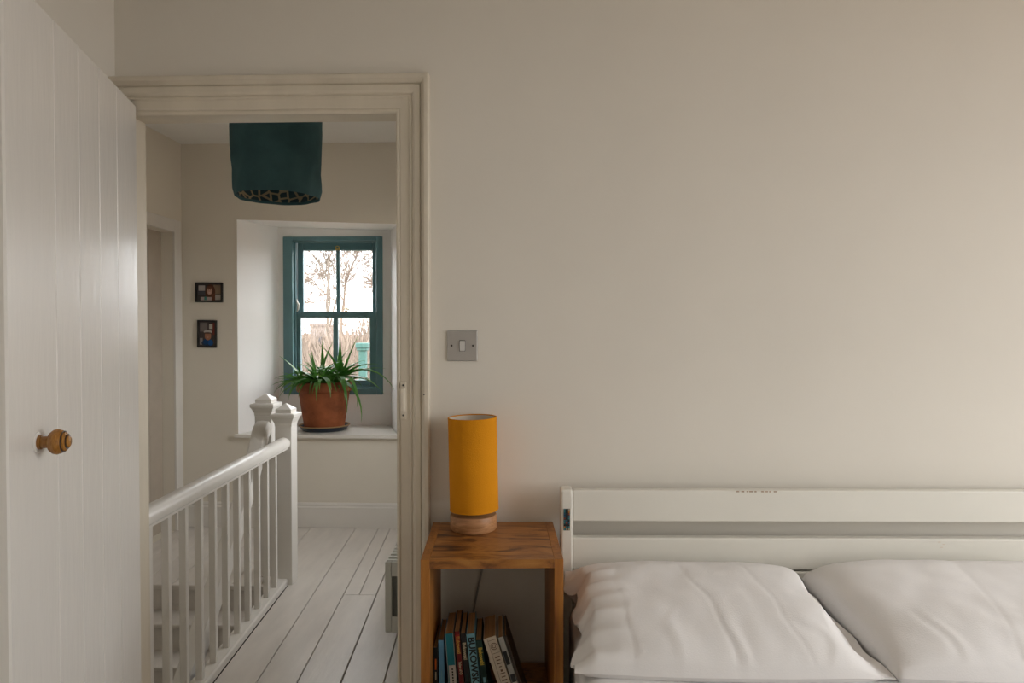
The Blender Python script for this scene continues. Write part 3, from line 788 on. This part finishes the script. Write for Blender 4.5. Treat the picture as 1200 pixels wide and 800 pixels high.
for n_, c in (('bk_black', (.012, .014, .014)), ('bk_sky', (.12, .30, .46)), ('bk_teal', (.015, .17, .21)), ('bk_white', (.52, .47, .42)), ('bk_red', (.16, .014, .012)), ('bk_char', (.022, .018, .017)),
              ('bk_cyan', (.17, .36, .42)), ('bk_green', (.012, .035, .028)), ('bk_cream', (.62, .53, .42)), ('bk_grey', (.42, .41, .38)), ('bk_brown', (.10, .07, .05)),
              ('ink_orange', (.62, .13, .02)), ('ink_gold', (.55, .30, .06)), ('ink_cream', (.50, .42, .28)), ('ink_yellow', (.60, .42, .06)), ('ink_dark', (.02, .02, .02)), ('ink_brown', (.16, .09, .06)), ('bk_red2', (.34, .03, .02))):
    flat(n_, c)
r, sp, th, h = book(-.2440, .543, 0, .0105, .125, 'bk_black', 'short black paperback with an orange spine mark, leaning at the door end')
mark(sp, .004, .0075, h - .055, h - .028, 'ink_orange'); mark(sp, .0045, .007, h - .080, h - .060, 'ink_cream')
r, sp, th, h = book(-.2320, .561, 1.0, .0130, .125, 'bk_sky', 'plain sky blue paperback beside the short black one')
mark(sp, .0055, .0075, h - .10, h - .075, 'bk_cyan')
r, sp, th, h = book(-.2155, .577, 4.0, .0200, .130, 'bk_grey', 'teal paperback with a white lower spine and grey edge', spine='bk_teal')
mark(sp, .0035, .0188, 0, h - .078, 'bk_white', 'white_band')
for k in range(6): mark(sp, .010, .0135, h - .090 - k * .007, h - .0855 - k * .007, 'ink_dark', 'letter_stroke', -.0008)
r, sp, th, h = book(-.1930, .583, 5.0, .0135, .130, 'bk_char', 'dark red paperback with gold lettering on the spine', spine='bk_red')
mark(sp, .0015, .012, h - .022, h - .008, 'bk_red2', 'red_patch')
put_text(sp, 'Bukowski', .0125, .0070, h - .012, 'ink_gold', .88); put_text(sp, 'Tales of O', .0085, .0070, h - .074, 'ink_cream', .9)
r, sp, th, h = book(-.1775, .578, 5.5, .0120, .130, 'bk_char', 'black paperback with cream lettering, wedged beside the light blue spine')
put_text(sp, 'Bukowski', .0115, .0062, h - .022, 'ink_cream', .95); mark(sp, .004, .0085, 0, h - .10, 'bk_green')
r, sp, th, h = book(-.1635, .577, 6.0, .0205, .130, 'bk_cyan', 'light blue paperback with big black capitals down the spine')
put_text(sp, 'BUKOWSKI', .0220, .0104, h - .008, 'ink_dark', 1.05)
r, sp, th, h = book(-.1405, .562, 8.0, .0150, .130, 'bk_green', 'dark green paperback with yellow lettering on the spine')
put_text(sp, 'Bukowski', .0125, .0080, h - .018, 'ink_yellow', .9)
mark(sp, .005, .011, h - .105, h - .092, 'bk_cyan')
r, sp, th, h = book(-.1215, .566, 17.5, .0310, .130, 'bk_cream', 'thick cream paperback with a round emblem, slanting against the others')
mb = MB()
mb.lathe([(.0085, -.0003), (.0085, .0004), (.0072, .0004), (.0072, -.0003)], 28, closed=True)
o = mb.build('emblem_ring', 'ink_brown', sp); o.matrix_basis = Matrix.Translation((.0195, -.0003, h - .024)) @ Matrix.Rotation(R(90), 4, 'X')
mb = MB(); mb.lathe([(.0045, -.0003), (.0045, .0004), (.0032, .0004), (.0032, -.0003)], 20, closed=True)
o = mb.build('emblem_ring', 'ink_brown', sp); o.matrix_basis = Matrix.Translation((.0195, -.0003, h - .024)) @ Matrix.Rotation(R(90), 4, 'X')
mark(sp, .0085, .0092, 0, h - .003, 'ink_brown', 'spine_rule'); mark(sp, .0095, .029, h - .0085, h - .0078, 'ink_brown', 'spine_rule'); mark(sp, .0095, .029, h - .0415, h - .0408, 'ink_brown', 'spine_rule')
for k, (wd, hh) in enumerate(((.012, .0030), (.010, .0022), (.013, .0022), (.006, .0022), (.005, .005), (.013, .0022), (.010, .0022), (.013, .0030), (.012, .0022))):
    z = h - .050 - k * .0085
    mark(sp, .0195 - wd / 2, .0195 + wd / 2, z - hh, z, 'ink_brown', 'letter_stroke')
r, sp, th, h = book(-.0860, .570, 17.3, .0130, .130, 'bk_grey', 'thin pale grey paperback behind the thick cream one')
mark(sp, .001, .010, h - .070, h - .036, 'ink_dark'); mark(sp, .001, .012, h - .115, h - .095, 'ink_dark')
r, sp, th, h = book(-.0705, .572, 17.0, .0050, .120, 'bk_brown', 'slim dark brown booklet at the open end of the row', ysp=-.255)

# ------------------------------------------------------------------ light switch
sw = empty('light_switch', (-.199, 0, 1.275)); tag(sw, 'square brushed steel light switch with one rocker on the bedroom wall', 'light switch')
MB().box(-.043, .043, -.006, 0, -.043, .043, .003).build('plate', 'steel', sw)
rk = MB().box(-.0085, .0085, -.0072, -.004, -.0155, .0155, .001).build('rocker_surround', 'screw_dark', sw)
q = MB().box(-.0072, .0072, -.0105, -.005, -.0142, .0142, .0012).build('rocker', 'rocker', sw); q.rotation_euler = (R(3), 0, 0)
for s in (-1, 1):
    o = MB().lathe([(.0030, 0), (.0030, .0008), (.001, .001)], 14).build('screw', 'screw_dark', sw)
    o.matrix_basis = Matrix.Translation((s * .030, -.0061, 0)) @ Matrix.Rotation(R(90), 4, 'X')

# ================================================================== OUTSIDE
GZ = -2.8
bm = bmesh.new(); N = 60
vs = {}
for i in range(N + 1):
    for j in range(N + 1):
        X = -70 + 140 * i / N; Y = -70 + 140 * j / N
        d = max(0, min(1, (Y - 9) / 16)); z = GZ + (d * d * (3 - 2 * d)) * 3.6 + .25 * noise.noise((X * .3, Y * .3, 2)) * d
        vs[i, j] = bm.verts.new((X, Y, z))
for i in range(N):
    for j in range(N): bm.faces.new((vs[i, j], vs[i + 1, j], vs[i + 1, j + 1], vs[i, j + 1]))
m_ = MB(); m_.bm.free(); m_.bm = bm
struct(m_.build('ground', 'earth', None, True))
def tree(name, base, H_, seed, label, spread=.5, r0=.10, lean=(0, 0), depth=6, mat='bark'):
    rg = random.Random(seed); root = empty(name, base); tag(root, label, 'tree', 'bare winter trees outside the window')
    trunk = MB(); tw = MB()
    def grow(p, d, L, r, k):
        q = p + d * L
        mid = (p + q) / 2 + Vector((rg.uniform(-1, 1), rg.uniform(-1, 1), rg.uniform(-1, 1))) * L * .06
        (trunk if k < 2 else tw).tube([p, mid, q], [max(r, .0075), max(r * .85, .007), max(r * .68, .006)], 5 if k < 3 else 3)
        if k >= depth: return
        for c in range(3 if k < 5 else 2):
            nd = (d + Vector((rg.gauss(0, spread), rg.gauss(0, spread), rg.gauss(.10, spread * .6)))).normalized()
            grow(p + d * L * (1 if c == 0 else rg.uniform(.55, 1)), nd, L * rg.uniform(.62, .84), r * (.68 if c == 0 else .52), k + 1)
    grow(Vector((0, 0, 0)), Vector((lean[0], lean[1], 1)).normalized(), H_ * .19, r0, 0)
    trunk.build('trunk', mat, root, True); tag(tw.build('twigs', mat, root), kind='stuff')
tree('bare_tree', (-7.2, 22.5, .2), 10.8, 4, 'tall bare tree with spreading twigs outside the window', .46, .075, (-.12, 0), 9)
tree('bare_tree', (-6.2, 27.0, .3), 8.0, 9, 'rounded bare tree behind the turquoise post', .55, .10, (.0, 0), 8, 'twig')
tree('bare_tree', (-9.4, 31.0, .3), 9.5, 12, 'far twiggy tree rising behind the tall one', .50, .10, (.05, 0), 8, 'twig')
tree('bare_tree', (-7.9, 36.0, .3), 8.0, 15, 'small far tree between its taller neighbours', .52, .10, (.0, 0), 8, 'twig')
tree('bare_tree', (-15.5, 40.0, .3), 9.0, 18, 'far bare tree at the edge of the wood beyond the outbuilding', .52, .10, (.1, 0), 8, 'twig')
rg = random.Random(20); tw = MB()
for k in range(7000):
    X = rg.uniform(-11.0, -2.0); Y = rg.uniform(14.0, 20.5)
    d = max(0, min(1, (Y - 9) / 16)); z = GZ + (d * d * (3 - 2 * d)) * 3.6
    Hh = rg.uniform(.45, 1) * max(.5, 1.75 + 1.5 * noise.noise((X * 1.1, 1.5, 3)) + .7 * noise.noise((X * 2.9, Y * .3, 5)))
    p = Vector((X, Y, z - .1)); q = p + Vector((rg.gauss(0, .6), rg.gauss(0, .6), Hh))
    tw.tube([p, (p + q) / 2 + Vector((rg.gauss(0, .08), rg.gauss(0, .08), .05)), q], [.014, .011, .005], 3)
tk = tw.build('bramble_thicket', 'twig'); tag(tk, 'brown winter thicket of bare stems on the bank outside the window', 'thicket', kind='stuff')
# pale outbuilding far off
hs2 = empty('outbuilding', (-8.05, 23.5, .2)); tag(hs2, 'small pale rendered outbuilding seen through the window behind the thicket', 'building')
MB().box(-.33, .33, 0, 1.2, -.3, 1.25).build('wall', 'far_render', hs2)
MB().prism([(-.37, 1.25), (.37, 1.25), (.37, 1.30), (-.37, 1.35)], -.06, 1.26, 'y').build('roof', 'far_slate', hs2)
MB().box(-.12, .12, -.02, .02, .45, .85).build('window', 'far_glass', hs2)
# turquoise post
tp = empty('garden_post', (-1.99, 6.0, GZ)); tag(tp, 'pale turquoise post with a flat moulded cap outside the window', 'post')
zt = 1.165 - GZ
MB().box(-.042, .042, -.042, .042, -.1, zt - .09, .006).build('shaft', 'turquoise_post', tp)
MB().box(-.060, .060, -.060, .060, zt - .09, zt - .06, .008).build('collar', 'turquoise_post', tp)
MB().box(-.072, .072, -.072, .072, zt - .06, zt, .010).build('cap', 'turquoise_post', tp)
